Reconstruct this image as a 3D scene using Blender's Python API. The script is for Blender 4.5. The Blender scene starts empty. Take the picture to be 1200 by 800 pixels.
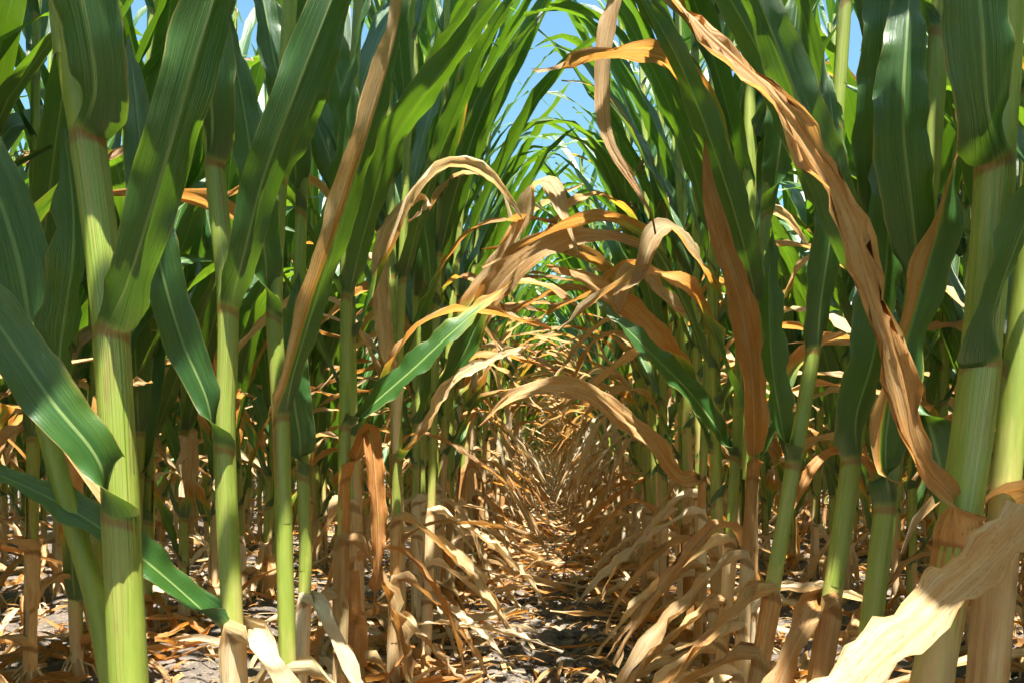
import bpy, math, random
import numpy as np
from mathutils import Matrix, Vector

# ------------------------------------------------------------------ camera, sky, sun
scene = bpy.context.scene
COL = scene.collection
F, CX, CY, H = 867.0, 648.0, 545.0, 0.50          # pixels of the 1200x800 photograph, camera height in metres
cam_d = bpy.data.cameras.new('camera'); cam = bpy.data.objects.new('camera', cam_d); COL.objects.link(cam)
cam.location = (0, 0, H); cam.rotation_euler = (math.radians(90), 0, 0)
cam_d.sensor_width = 36.0; cam_d.lens = 36.0 * F / 1200
cam_d.shift_x = -(CX - 600) / 1200; cam_d.shift_y = (CY - 400) / 1200
cam_d.clip_start = 0.02; cam_d.clip_end = 2000
scene.camera = cam

SUN = Vector((0.07, -0.28, 0.957)).normalized()     # towards the sun
world = bpy.data.worlds.new('World'); scene.world = world; world.use_nodes = True
wn = world.node_tree.nodes; wl = world.node_tree.links
sky = wn.new('ShaderNodeTexSky'); sky.sky_type = 'NISHITA'; sky.sun_disc = False
sky.sun_elevation = math.asin(SUN.z); sky.sun_rotation = math.atan2(SUN.x, SUN.y)
bg = wn['Background']; bg.inputs['Strength'].default_value = 0.072; sky.air_density = 1.0; sky.dust_density = 0.6; sky.ozone_density = 1.0
wb = wn.new('ShaderNodeMix'); wb.data_type = 'RGBA'; wb.blend_type = 'MULTIPLY'; wb.inputs[0].default_value = 1.0   # white balance of the sky
wb.inputs[7].default_value = (0.84, 1.12, 1.02, 1); wl.new(sky.outputs[0], wb.inputs[6]); wl.new(wb.outputs[2], bg.inputs['Color'])
sl = bpy.data.lights.new('sun', 'SUN'); sl.energy = 5.0; sl.angle = math.radians(0.53); sl.color = (1.0, 0.965, 0.90)
so = bpy.data.objects.new('sun', sl); COL.objects.link(so)
so.rotation_euler = SUN.to_track_quat('Z', 'Y').to_euler(); so.location = (3, -3, 9)
vs = scene.view_settings; vs.view_transform = 'Standard'; vs.look = 'None'; vs.exposure = 2.05; vs.gamma = 1.0
vs.use_curve_mapping = False

cy = scene.cycles; cy.use_adaptive_sampling = True; cy.adaptive_threshold = 0.035; cy.adaptive_min_samples = 16; cy.max_bounces = 4; cy.diffuse_bounces = 3; cy.glossy_bounces = 2; cy.transmission_bounces = 3; cy.transparent_max_bounces = 4

rng = np.random.default_rng(7)
random.seed(7)
U = lambda a, b: float(rng.uniform(a, b))
def sstep(a, b, x):
    t = np.clip((np.asarray(x, float) - a) / (b - a), 0, 1); return t * t * (3 - 2 * t)
def P(px, py, d): return np.array([(px - CX) / F * d, d, H + (CY - py) / F * d])

# ------------------------------------------------------------------ materials
def new_mat(name):
    m = bpy.data.materials.new(name); m.use_nodes = True
    nt = m.node_tree; nt.nodes.clear()
    return m, nt
class NB:
    def __init__(s, nt): s.nt = nt
    def n(s, t, **kw):
        x = s.nt.nodes.new(t)
        for k, v in kw.items(): setattr(x, k, v)
        return x
    def put(s, sock, v):
        if hasattr(v, 'node'): s.nt.links.new(v, sock)
        else: sock.default_value = v
    def m(s, op, a, b=0.0, c=0.0, clamp=False):
        x = s.n('ShaderNodeMath', operation=op, use_clamp=clamp)
        for i, v in enumerate((a, b, c)): s.put(x.inputs[i], v)
        return x.outputs[0]
    def ss(s, x_, a, b):
        x = s.n('ShaderNodeMapRange', interpolation_type='SMOOTHSTEP')
        s.put(x.inputs['Value'], x_); x.inputs['From Min'].default_value = a; x.inputs['From Max'].default_value = b
        return x.outputs[0]
    def mix(s, f, a, b, blend='MIX'):
        x = s.n('ShaderNodeMix', data_type='RGBA', blend_type=blend)
        s.put(x.inputs[0], f); s.put(x.inputs[6], a); s.put(x.inputs[7], b)
        return x.outputs[2]
    def comb(s, x, y, z):
        c = s.n('ShaderNodeCombineXYZ')
        for i, v in enumerate((x, y, z)): s.put(c.inputs[i], v)
        return c.outputs[0]
    def noise(s, vec, scale, detail=2.0, rough=0.5):
        x = s.n('ShaderNodeTexNoise'); s.put(x.inputs['Vector'], vec)
        x.inputs['Scale'].default_value = scale; x.inputs['Detail'].default_value = detail; x.inputs['Roughness'].default_value = rough
        return x.outputs['Fac']
    def ramp(s, f, stops):
        x = s.n('ShaderNodeValToRGB'); s.put(x.inputs[0], f)
        e = x.color_ramp.elements
        while len(e) < len(stops): e.new(0.5)
        for q, (p, c) in zip(e, stops): q.position = p; q.color = (*c, 1)
        return x.outputs[0]

def leaf_material():
    m, nt = new_mat('corn_leaf'); b = NB(nt)
    at = b.n('ShaderNodeAttribute', attribute_name='lf'); sp = b.n('ShaderNodeSeparateXYZ'); nt.links.new(at.outputs['Vector'], sp.inputs[0])
    u, s, dry = sp.outputs
    ra = b.n('ShaderNodeAttribute', attribute_name='rnd'); oi = b.n('ShaderNodeObjectInfo')
    rnd = b.m('FRACT', b.m('ADD', ra.outputs['Fac'], oi.outputs['Random']))
    r20 = b.m('MULTIPLY', rnd, 23.0)
    vein = b.noise(b.comb(b.m('MULTIPLY', u, 30.0), b.m('MULTIPLY', s, 2.0), r20), 1.0, 2.0, 0.6)
    mott = b.noise(b.comb(b.m('MULTIPLY', u, 2.2), b.m('MULTIPLY', s, 14.0), r20), 1.0, 3.0, 0.6)
    streak = b.noise(b.comb(b.m('MULTIPLY', u, 9.0), b.m('MULTIPLY', s, 5.0), r20), 1.0, 2.0, 0.6)
    d = b.m('ADD', dry, b.m('MULTIPLY', b.m('SUBTRACT', mott, 0.5), 0.45))
    d = b.m('ADD', d, b.m('MULTIPLY', b.m('SUBTRACT', streak, 0.5), 0.25), clamp=True)
    isdry = b.ss(d, 0.32, 0.6)
    col = b.ramp(d, [(0.0, (0.023, 0.084, 0.013)), (0.22, (0.048, 0.122, 0.014)), (0.38, (0.20, 0.26, 0.025)), (0.48, (0.42, 0.30, 0.045)),
                     (0.57, (0.36, 0.16, 0.042)), (0.70, (0.45, 0.24, 0.090)), (0.84, (0.56, 0.38, 0.185)), (1.0, (0.70, 0.56, 0.37))])
    tr = b.ramp(d, [(0.0, (0.22, 0.46, 0.015)), (0.22, (0.34, 0.54, 0.018)), (0.38, (0.55, 0.55, 0.03)), (0.48, (0.80, 0.50, 0.05)),
                    (0.60, (0.76, 0.28, 0.035)), (0.80, (0.74, 0.38, 0.10)), (1.0, (0.74, 0.50, 0.23))])
    # every leaf a little different
    tone = b.ramp(rnd, [(0.0, (0.72, 0.84, 0.86)), (0.35, (1.0, 1.0, 1.0)), (0.7, (1.18, 1.10, 0.9)), (1.0, (0.86, 0.95, 1.05))])
    col = b.mix(1.0, col, tone, 'MULTIPLY')
    # sheath below the collar is paler and yellower than the blade; the collar itself a brown seam
    she = b.m('SUBTRACT', 1.0, b.ss(s, -0.004, 0.010)); thick = b.m('SUBTRACT', 1.0, b.ss(s, 0.0, 0.10))
    col = b.mix(b.m('MULTIPLY', she, b.m('SUBTRACT', 1.0, isdry)), col, b.mix(b.ss(streak, 0.42, 0.72), (0.235, 0.315, 0.040, 1), (0.33, 0.34, 0.075, 1)))
    stain = b.m('MULTIPLY', b.m('MULTIPLY', she, b.ss(b.noise(b.comb(b.m('MULTIPLY', u, 3.0), b.m('MULTIPLY', s, 9.0), b.m('ADD', r20, 40.0)), 1.0, 3.0, 0.65), 0.56, 0.70)), 0.55)
    col = b.mix(stain, col, (0.24, 0.13, 0.045, 1))
    au = b.m('ABSOLUTE', u)
    rib = b.m('MULTIPLY', b.m('SUBTRACT', 1.0, b.ss(au, 0.035, 0.085)), b.ss(s, 0.0, 0.05))
    col = b.mix(b.m('MULTIPLY', rib, 0.7), col, b.mix(isdry, (0.28, 0.38, 0.12, 1), (0.62, 0.43, 0.22, 1)))
    seam = b.m('SUBTRACT', 1.0, b.ss(b.m('ABSOLUTE', b.m('ADD', s, b.m('MULTIPLY', mott, 0.008))), 0.002, 0.007))
    col = b.mix(b.m('MULTIPLY', seam, 0.75), col, (0.22, 0.10, 0.02, 1))
    # brown margin and flecks
    edge = b.m('MULTIPLY', b.ss(b.m('ADD', au, b.m('MULTIPLY', b.m('SUBTRACT', mott, 0.5), 0.25)), 0.93, 1.0), 0.5)
    col = b.mix(edge, col, (0.40, 0.26, 0.08, 1))
    spots = b.noise(b.comb(b.m('MULTIPLY', u, 9.0), b.m('MULTIPLY', s, 90.0), r20), 1.6, 0.0, 0.6)
    col = b.mix(b.m('MULTIPLY', b.ss(spots, 0.68, 0.78), b.m('MULTIPLY', b.m('MULTIPLY', b.m('ADD', isdry, 0.35), b.m('SUBTRACT', 1.0, she)), 0.4)), col, (0.16, 0.07, 0.025, 1))
    vv = b.m('ADD', 0.68, b.m('MULTIPLY', vein, 0.64))
    g = b.comb(vv, vv, vv)
    col = b.mix(1.0, col, g, 'MULTIPLY'); tr = b.mix(1.0, tr, g, 'MULTIPLY')
    bu = b.n('ShaderNodeBump'); bu.inputs['Strength'].default_value = 0.75; bu.inputs['Distance'].default_value = 0.0018
    hgt = vein; nt.links.new(hgt, bu.inputs['Height'])
    p = b.n('ShaderNodeBsdfPrincipled'); b.put(p.inputs['Base Color'], col)
    b.put(p.inputs['Roughness'], b.m('ADD', 0.35, b.m('MULTIPLY', isdry, 0.20)))
    b.put(p.inputs['Specular IOR Level'], b.m('SUBTRACT', 0.9, b.m('MULTIPLY', isdry, 0.6)))
    nt.links.new(bu.outputs[0], p.inputs['Normal'])
    t = b.n('ShaderNodeBsdfTranslucent'); b.put(t.inputs['Color'], tr); nt.links.new(bu.outputs[0], t.inputs['Normal'])
    mx = b.n('ShaderNodeMixShader'); b.put(mx.inputs[0], b.m('MULTIPLY', b.m('ADD', 0.24, b.m('MULTIPLY', isdry, 0.20)), b.m('SUBTRACT', 1.0, b.m('MULTIPLY', thick, 0.85))))
    nt.links.new(p.outputs[0], mx.inputs[1]); nt.links.new(t.outputs[0], mx.inputs[2])
    o = b.n('ShaderNodeOutputMaterial'); nt.links.new(mx.outputs[0], o.inputs[0])
    return m

def stalk_material():
    m, nt = new_mat('corn_stalk'); b = NB(nt)
    at = b.n('ShaderNodeAttribute', attribute_name='lf'); sp = b.n('ShaderNodeSeparateXYZ'); nt.links.new(at.outputs['Vector'], sp.inputs[0])
    u, s, dry = sp.outputs
    oi = b.n('ShaderNodeObjectInfo'); r20 = b.m('MULTIPLY', oi.outputs['Random'], 31.0)
    tc = b.n('ShaderNodeTexCoord'); st = b.n('ShaderNodeMapping'); st.inputs['Scale'].default_value = (160, 160, 5); nt.links.new(tc.outputs['Object'], st.inputs[0])
    vein = b.noise(st.outputs[0], 1.0, 3.0, 0.6)
    mott = b.noise(b.comb(u, b.m('MULTIPLY', s, 12.0), r20), 1.5, 4.0, 0.6)
    d = b.m('ADD', dry, b.m('MULTIPLY', b.m('SUBTRACT', mott, 0.5), 0.6), clamp=True)
    col = b.ramp(d, [(0.0, (0.17, 0.25, 0.03)), (0.3, (0.27, 0.32, 0.05)), (0.5, (0.42, 0.38, 0.11)), (0.7, (0.46, 0.31, 0.14)), (1.0, (0.56, 0.41, 0.23))])
    vv = b.m('ADD', 0.72, b.m('MULTIPLY', vein, 0.56)); col = b.mix(1.0, col, b.comb(vv, vv, vv), 'MULTIPLY')
    bu = b.n('ShaderNodeBump'); bu.inputs['Strength'].default_value = 0.5; bu.inputs['Distance'].default_value = 0.001; nt.links.new(vein, bu.inputs['Height'])
    p = b.n('ShaderNodeBsdfPrincipled'); b.put(p.inputs['Base Color'], col); p.inputs['Roughness'].default_value = 0.45
    nt.links.new(bu.outputs[0], p.inputs['Normal'])
    o = b.n('ShaderNodeOutputMaterial'); nt.links.new(p.outputs[0], o.inputs[0])
    return m

def soil_material(name, dark, light, scale):
    m, nt = new_mat(name); b = NB(nt)
    tc = b.n('ShaderNodeTexCoord'); v = tc.outputs['Object']
    n1 = b.noise(v, scale, 6.0, 0.65); n2 = b.noise(v, scale * 7, 4.0, 0.7); n3 = b.noise(v, scale * 30, 3.0, 0.6)
    f = b.m('ADD', b.m('MULTIPLY', n1, 0.6), b.m('MULTIPLY', n2, 0.4))
    col = b.ramp(f, [(0.3, dark), (0.55, tuple((x + y) / 2 for x, y in zip(dark, light))), (0.75, light)])
    straw = b.ss(b.noise(v, scale * 11, 2.0, 0.5), 0.62, 0.68)
    col = b.mix(b.m('MULTIPLY', straw, 0.6), col, (0.42, 0.28, 0.15, 1))
    bu = b.n('ShaderNodeBump'); bu.inputs['Strength'].default_value = 0.9; bu.inputs['Distance'].default_value = 0.012
    nt.links.new(b.m('ADD', n2, b.m('MULTIPLY', n3, 0.35)), bu.inputs['Height'])
    p = b.n('ShaderNodeBsdfPrincipled'); b.put(p.inputs['Base Color'], col); p.inputs['Roughness'].default_value = 0.95
    p.inputs['Specular IOR Level'].default_value = 0.15; nt.links.new(bu.outputs[0], p.inputs['Normal'])
    o = b.n('ShaderNodeOutputMaterial'); nt.links.new(p.outputs[0], o.inputs[0])
    return m
def silk_material():
    m, nt = new_mat('corn_silk'); b = NB(nt)
    tc = b.n('ShaderNodeTexCoord'); n = b.noise(tc.outputs['Object'], 160.0, 2.0, 0.6)
    p = b.n('ShaderNodeBsdfPrincipled'); b.put(p.inputs['Base Color'], b.ramp(n, [(0.3, (0.16, 0.06, 0.02)), (0.7, (0.45, 0.22, 0.07))])); p.inputs['Roughness'].default_value = 0.6
    o = b.n('ShaderNodeOutputMaterial'); nt.links.new(p.outputs[0], o.inputs[0]); return m
M_LEAF, M_STALK, M_SILK = leaf_material(), stalk_material(), silk_material()
M_SOIL = soil_material('dry_soil', (0.060, 0.047, 0.036), (0.25, 0.21, 0.17), 9.0)
M_CLOD = soil_material('soil_clod', (0.085, 0.068, 0.053), (0.30, 0.26, 0.21), 16.0)

# ------------------------------------------------------------------ mesh helpers (numpy)
class Geo:                                          # vertices, quads, attribute (u, s, dry), random per leaf
    def __init__(s, v, f, a, r): s.v, s.f, s.a, s.r = v, f, a, r
def join(gs):
    off = 0; V, Fc, A, R = [], [], [], []
    for g in gs:
        V.append(g.v); Fc.append(g.f + off); A.append(g.a); R.append(g.r); off += len(g.v)
    return Geo(np.concatenate(V), np.concatenate(Fc), np.concatenate(A), np.concatenate(R))
def moved(g, Mx, rnd=None):
    Mx = np.array(Mx); v = g.v @ Mx[:3, :3].T + Mx[:3, 3]
    r = g.r if rnd is None else np.full(len(v), rnd)
    return Geo(v, g.f, g.a, r)
def to_mesh(name, g, mat):
    me = bpy.data.meshes.new(name); nv, nf = len(g.v), len(g.f)
    me.vertices.add(nv); me.vertices.foreach_set('co', g.v.astype(np.float32).ravel())
    me.loops.add(nf * 4); me.loops.foreach_set('vertex_index', g.f.astype(np.int32).ravel())
    me.polygons.add(nf); me.polygons.foreach_set('loop_start', np.arange(0, nf * 4, 4, dtype=np.int32))
    me.polygons.foreach_set('use_smooth', np.ones(nf, bool))
    me.update(calc_edges=True); me.validate()
    a = me.attributes.new('lf', 'FLOAT_VECTOR', 'POINT'); a.data.foreach_set('vector', g.a.astype(np.float32).ravel())
    a = me.attributes.new('rnd', 'FLOAT', 'POINT'); a.data.foreach_set('value', g.r.astype(np.float32))
    me.materials.append(mat); return me
def grid_faces(nv, nu, wrap=False):
    f = []
    i = np.arange(nv - 1)[:, None]; j = np.arange(nu if wrap else nu - 1)[None, :]
    j2 = (j + 1) % nu if wrap else j + 1
    return np.stack([i * nu + j, i * nu + j2, (i + 1) * nu + j2, (i + 1) * nu + j], -1).reshape(-1, 4)
def norm(x): return x / np.maximum(np.linalg.norm(x, axis=-1, keepdims=True), 1e-9)
def spline(pts, n, ts=None):
    pts = np.asarray(pts, float); k = np.concatenate([[0], np.cumsum(np.maximum(np.linalg.norm(np.diff(pts[:, :3], axis=0), axis=1), 1e-6))])
    m = np.zeros_like(pts); m[1:-1] = (pts[2:] - pts[:-2]) / (k[2:] - k[:-2])[:, None]
    m[0] = (pts[1] - pts[0]) / (k[1] - k[0]); m[-1] = (pts[-1] - pts[-2]) / (k[-1] - k[-2])
    t = np.linspace(0, k[-1], n) if ts is None else np.asarray(ts) * k[-1]
    i = np.clip(np.searchsorted(k, t, side='right') - 1, 0, len(pts) - 2)
    hh = (k[i + 1] - k[i])[:, None]; x = ((t - k[i])[:, None]) / hh
    return (2*x**3 - 3*x**2 + 1) * pts[i] + (x**3 - 2*x**2 + x) * hh * m[i] + (-2*x**3 + 3*x**2) * pts[i+1] + (x**3 - x**2) * hh * m[i+1]

def sweep_leaf(c, n, w, arc, sm, sn, dryf, nu, wave=(0.004, 5.0), crumple=0.0, rough_edge=0.0, rnd=None):
    """c centre line, n adaxial normals, w widths, arc cross-section angle, sm metres from the collar, sn 0..1 along the blade"""
    nv = len(c); t = norm(np.gradient(c, axis=0)); n = norm(n - (n * t).sum(1, keepdims=True) * t); b = np.cross(t, n)
    uu = np.linspace(-1, 1, nu); A = np.maximum(arc, 0.04)[:, None]; R = w[:, None] / A; ph = uu[None, :] * A / 2
    x = R * np.sin(ph); z = R * (1 - np.cos(ph))
    bl = sstep(0.02, 0.12, sm)[:, None]                       # blade only
    L = max(sm[-1], 0.1); p1, p2 = U(0, 6.3), U(0, 6.3)
    amp = wave[0] * bl * np.abs(uu[None, :]) ** 1.6
    sgn = np.where(uu >= 0, 1.0, 0.0)[None, :]
    S = sn[:, None] * 2 * math.pi * wave[1]
    z = z + amp * (np.sin(S + p1 + sgn * 1.9) + 0.5 * np.sin(S * 2.3 + p2 - sgn))
    z = z - 0.0022 * bl * np.exp(-(uu[None, :] / 0.10) ** 2) * (w[:, None] > 0.015)
    if rough_edge: x = x * (1 + rough_edge * bl * (np.abs(uu[None, :]) > 0.6) * rng.uniform(-1, 0.3, (nv, nu)))
    if crumple:
        k = rng.normal(0, crumple, (max(nv // 2, 2), nu)); k = np.repeat(k, 2, 0); k = np.concatenate([k, k])[:nv]
        z = z + k * bl * (0.3 + np.abs(uu[None, :])) + rng.normal(0, crumple * 1.1, nu)[None, :] * bl * (w[:, None] / max(w.max(), 1e-6))
    v = c[:, None, :] + b[:, None, :] * x[..., None] + n[:, None, :] * z[..., None]
    a = np.zeros((nv, nu, 3)); a[..., 0] = uu[None, :]; a[..., 1] = sm[:, None] + (0.016 * uu[None, :] ** 2 - 0.006 * math.sin(p1) * uu[None, :] - 0.004) * np.exp(-(sm[:, None] / 0.03) ** 2)
    a[..., 2] = dryf(np.broadcast_to(uu[None, :], (nv, nu)), np.broadcast_to(sn[:, None], (nv, nu)))
    r = U(0, 1) if rnd is None else rnd
    return Geo(v.reshape(-1, 3), grid_faces(nv, nu), a.reshape(-1, 3), np.full(nv * nu, r))

def dry_fn(kind):
    k = kind[0]
    if k == 'all': return lambda u, s: np.full(np.shape(u), kind[1]) + 0.10 * (s - 0.5)
    if k == 'tip': return lambda u, s: kind[3] * sstep(kind[1], kind[2], s + 0.10 * np.abs(u)) + 0.04
    if k == 'edge': return lambda u, s: 0.03 + kind[2] * sstep(-0.15, 0.45, u * kind[1] + 0.8 * (s - kind[3]))
    if k == 'green': return lambda u, s: 0.02 + kind[1] * sstep(0.55, 1.0, np.abs(u) * 0.45 + s * 0.6)
    raise ValueError(k)
def blade_width(s, W): return W * (0.66 + 0.34 * sstep(0, 0.28, s)) * (1 - np.clip((s - 0.42) / 0.58, 0, 1) ** 1.9) + 0.0012

def generic_leaf(zc, sheath, r, L, W, th0, th1, droop, d0, dry, psi=0.0, curl=0.45, twist=0.0, ground=None, nseg=13, nu=8,
                 wave=(0.005, 5.0), crumple=0.0, wander=0.12, rough_edge=0.0, loose=0.0, ext=True):
    """leaf of a stalk along +Z at the origin, leaving towards +X at height zc; the sheath below it wraps the stalk"""
    s = np.linspace(0, 1, nseg) ** 1.15; fine = np.linspace(0, 1, 90)
    th = th0 + (th1 - th0) * fine + droop * sstep(d0, min(d0 + 0.45, 1.0), fine)
    ps = psi * fine ** 1.3 + wander * np.sin(fine * U(2, 5) + U(0, 6)) * fine
    dirs = np.stack([np.sin(th) * np.cos(ps), np.sin(th) * np.sin(ps), np.cos(th)], 1)
    c = np.concatenate([[[0, 0, 0]], np.cumsum(dirs[:-1] * L / 89, 0)]) + np.array([r * 1.05, 0, zc])
    nn = np.stack([-np.cos(th) * np.cos(ps), -np.cos(th) * np.sin(ps), np.sin(th)], 1)
    roll = twist * fine ** 1.5 + U(-0.15, 0.15) * fine
    bb = np.cross(dirs, nn); nn = nn * np.cos(roll)[:, None] + bb * np.sin(roll)[:, None]
    if ground is not None:                                # lie on the soil instead of sinking into it
        zmin = ground + 0.012 + 0.014 * (1 + np.sin(fine * U(9, 16) + U(0, 6)))
        k = sstep(0.0, 0.05, zmin - c[:, 2])[:, None]; c[:, 2] = np.maximum(c[:, 2], zmin)
        nn = norm(nn * (1 - k) + np.array([0, 0, 1.0]) * k * np.where(nn[:, 2:] >= 0, 1, -1))
    I = lambda arr: np.stack([np.interp(s, fine, arr[:, q]) for q in range(3)], 1)
    cb, nb = I(c), I(nn); sm = s * L
    w = blade_width(s, W); kf = sstep(0.0, 0.05, sm)
    wr = 5.3 * r * (1 + loose)
    w = wr * (1 - kf) + w * kf
    arc = 5.1 * (1 - sstep(0.0, 0.045, sm)) + curl * sstep(0.0, 0.05, sm) * (0.75 + 0.5 * s)
    if ext and sheath > 0:
        ns = 4; ss = np.linspace(-sheath, -0.012, ns)
        cs = np.stack([np.full(ns, r * 1.05), np.zeros(ns), zc + ss], 1)
        cb = np.concatenate([cs, cb]); nb = np.concatenate([np.tile([[-1.0, 0, 0]], (ns, 1)), nb])
        w = np.concatenate([np.full(ns, wr) * np.linspace(1.02, 1, ns), w]); arc = np.concatenate([np.linspace(5.6, 5.2, ns), arc])
        sm = np.concatenate([ss, sm]); s = np.concatenate([np.zeros(ns), s])
    return sweep_leaf(cb, nb, w, arc, sm, s, dry, nu, wave, crumple, rough_edge)

def tube(path, rad, nu, dry):
    c = np.asarray(path, float); t = norm(np.gradient(c, axis=0)); ref = np.array([0.0, 1.0, 0.02])
    b = norm(np.cross(t, ref)); n = np.cross(b, t); an = np.linspace(0, 2 * math.pi, nu, endpoint=False)
    v = c[:, None] + np.asarray(rad)[:, None, None] * (b[:, None] * np.cos(an)[None, :, None] + n[:, None] * np.sin(an)[None, :, None])
    a = np.zeros((len(c), nu, 3)); a[..., 0] = np.cos(an)[None]; a[..., 1] = c[:, 2][:, None]; a[..., 2] = np.asarray(dry)[:, None]
    return Geo(v.reshape(-1, 3), grid_faces(len(c), nu, True), a.reshape(-1, 3), np.full(len(c) * nu, U(0, 1)))
def stalk_rad(z, r0): return r0 * (1.0 - 0.55 * np.clip(np.asarray(z) / 2.3, 0, 1) ** 0.9)
def stalk_geo(pathf, top, r0, nodes, zd, nu=10):
    zs = [-0.03, 0.0]
    for q in nodes: zs += [q - 0.012, q, q + 0.012, q + 0.06]
    zs = np.array(sorted(set([z for z in zs if z < top] + [top])))
    rad = stalk_rad(zs, r0) * 0.94
    for q in nodes: rad = rad * (1 + 0.10 * np.exp(-((zs - q) / 0.008) ** 2))
    roots = []
    if nu > 6:
        for q in range(8):
            a = q * 0.785 + U(-.2, .2); rr = U(.028, .055); ca, sa = math.cos(a), math.sin(a)
            roots.append(tube(spline([(ca * r0 * .7, sa * r0 * .7, U(.045, .075)), (ca * rr * .75, sa * rr * .75, .035), (ca * rr, sa * rr, -.03)], 5), [.0034, .0034, .0032, .003, .0022], 5, np.full(5, .75)))
    return join(roots + [tube(np.array([pathf(z) for z in zs]), rad, nu, 0.25 + 0.6 * (1 - sstep(zd - 0.25, zd + 0.05, zs)))])

NODES = np.array([0.10, 0.20, 0.32, 0.44, 0.56, 0.66, 0.76, 0.84, 0.96, 1.08, 1.20, 1.32, 1.44, 1.57, 1.70, 1.83, 1.95, 2.06])
def ear_geo(r, zc, side):
    s = np.linspace(0, 1, 9); L = 0.21; ax = norm(np.array([math.sin(0.32) * side, 0.05, math.cos(0.32)]))
    path = np.array([side * r, 0, zc]) + ax[None, :] * (s * L)[:, None]
    rad = 0.026 * np.array([0.42, 0.72, 0.92, 1.0, 1.0, 0.9, 0.72, 0.48, 0.20])
    g = tube(path, rad, 9, np.full(9, 0.12)); tip = path[-1]
    sg = []
    for q in range(14):
        e = tip + np.array([U(-.02, .03) + .02 * side, U(-.025, .025), U(-.045, .015)]); mid = (tip + e) / 2 + np.array([0, 0, .025])
        sg.append(tube(spline([tip - ax * .015, tip + ax * 0.012, mid, e], 5), np.full(5, 0.0014), 3, np.full(5, 0.8)))
    return g, join(sg)

def plant_geos(lod=0, alley=False, deep=False):
    """one generic plant: (stalk, [leaves], ear, silk) around the origin; leaves biased to the +X / -X plane"""
    r0 = U(0.0125, 0.0155); zd = U(0.46, 0.80) if alley else U(0.28, 0.52); h = U(0.97, 1.05)
    if deep: zd = U(0.72, 1.08)
    nodes = NODES * h + rng.uniform(-0.015, 0.015, len(NODES))
    leaves = []; side0 = rng.integers(0, 2)
    nseg, nu = (14, 8) if lod == 0 else (8, 3)
    for i, zc in enumerate(nodes):
        r = float(stalk_rad(zc, r0)); sh = zc - (nodes[i - 1] if i else 0.02) + 0.01
        az = math.pi * ((i + side0) % 2) + rng.normal(0, 0.36 if alley else 0.5)
        common = dict(r=r, nseg=nseg, nu=nu, ext=lod == 0)
        if lod == 0 and zc < zd + .27: common['nseg'] = 22
        if zc < zd - 0.16:                                             # dead, tan, drooping to the soil
            mode = rng.random()
            th1 = U(0.5, 1.0); dr = U(1.8, 2.35) if mode < 0.8 else U(1.1, 1.7)
            g = generic_leaf(zc, sh, L=U(0.30, 0.62) * (.72 if alley and not deep else 1), W=U(0.015, 0.042), th0=U(0.08, 0.4), th1=th1, droop=dr, d0=U(-0.32, -0.08),
                             dry=dry_fn(('all', U(0.64, 1.10))), psi=U(-1.0, 1.0), curl=U(1.0, 3.8), twist=U(-2.0, 2.0), ground=0.0,
                             wave=(U(.002, .006), U(4, 9)), crumple=U(.0018, .004), wander=0.18, rough_edge=0.35, loose=U(0.05, 0.35), **common)
        elif zc < zd + (0.22 if alley else 0.12):                                           # dying back from the tip, arching over the furrow
            a = U(0.0, 0.35)
            g = generic_leaf(zc, sh, L=U(0.48, 0.74), W=U(0.032, 0.056), th0=U(0.2, 0.45), th1=U(0.5, 1.0), droop=U(0.7, 1.9), d0=U(0.15, 0.5),
                             dry=dry_fn(('tip', a, a + U(0.2, 0.45), U(0.62, 0.9))), psi=U(-.4, .4), curl=U(0.6, 2.0), twist=U(-1.6, 1.6), ground=0.0,
                             wave=(U(.004, .008), U(4, 7)), crumple=U(.0012, .003), wander=0.25, rough_edge=.2, loose=0.05, **common)
        else:
            up = (zc - 0.8) / 1.3
            k = rng.random(); tp = float(sstep(.35, .7, up))
            if tp > .4 and rng.random() < (.08 if alley else .55): continue
            g = generic_leaf(zc, sh, L=U(0.66, 0.92) * (1 - 0.2 * tp), W=(1 - (.20 if alley else .42) * tp) * (U(0.056, 0.082) if alley else U(0.056, 0.080)), th0=U(0.20, 0.40), th1=(U(0.50, 0.95) if alley else U(0.40, 0.75)), droop=U(0.3, 1.5) if k < .75 else 0.1,
                             d0=U(0.5, 0.75), dry=dry_fn(('green', U(0, 0.25) if rng.random() < .93 else U(.5, .9))), psi=U(-.3, .3), curl=U(0.35, 1.1), twist=U(-0.9, 0.9),
                             wave=(U(.003, .007), U(4, 8)), **common)
        leaves.append(moved(g, Matrix.Rotation(az, 4, 'Z')))
    st = stalk_geo(lambda z: np.array([0.006 * math.sin(z * 5), 0.004 * math.cos(z * 4), z]), 2.1 * h, r0, nodes - 0.13, zd, 10 if lod == 0 else 5)
    eg, sg = (ear_geo(r0 * 0.7, 1.06 * h, 1 if side0 else -1) if lod == 0 else (None, None))
    return st, leaves, eg, sg

# ------------------------------------------------------------------ objects
def add(name, me, parent=None, label=None, cat=None, group=None, kind=None, loc=None):
    o = bpy.data.objects.new(name, me); COL.objects.link(o); o.parent = parent
    if loc is not None: o.location = loc
    for k, v in (('label', label), ('category', cat), ('group', group), ('kind', kind)):
        if v: o[k] = v
    return o

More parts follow.
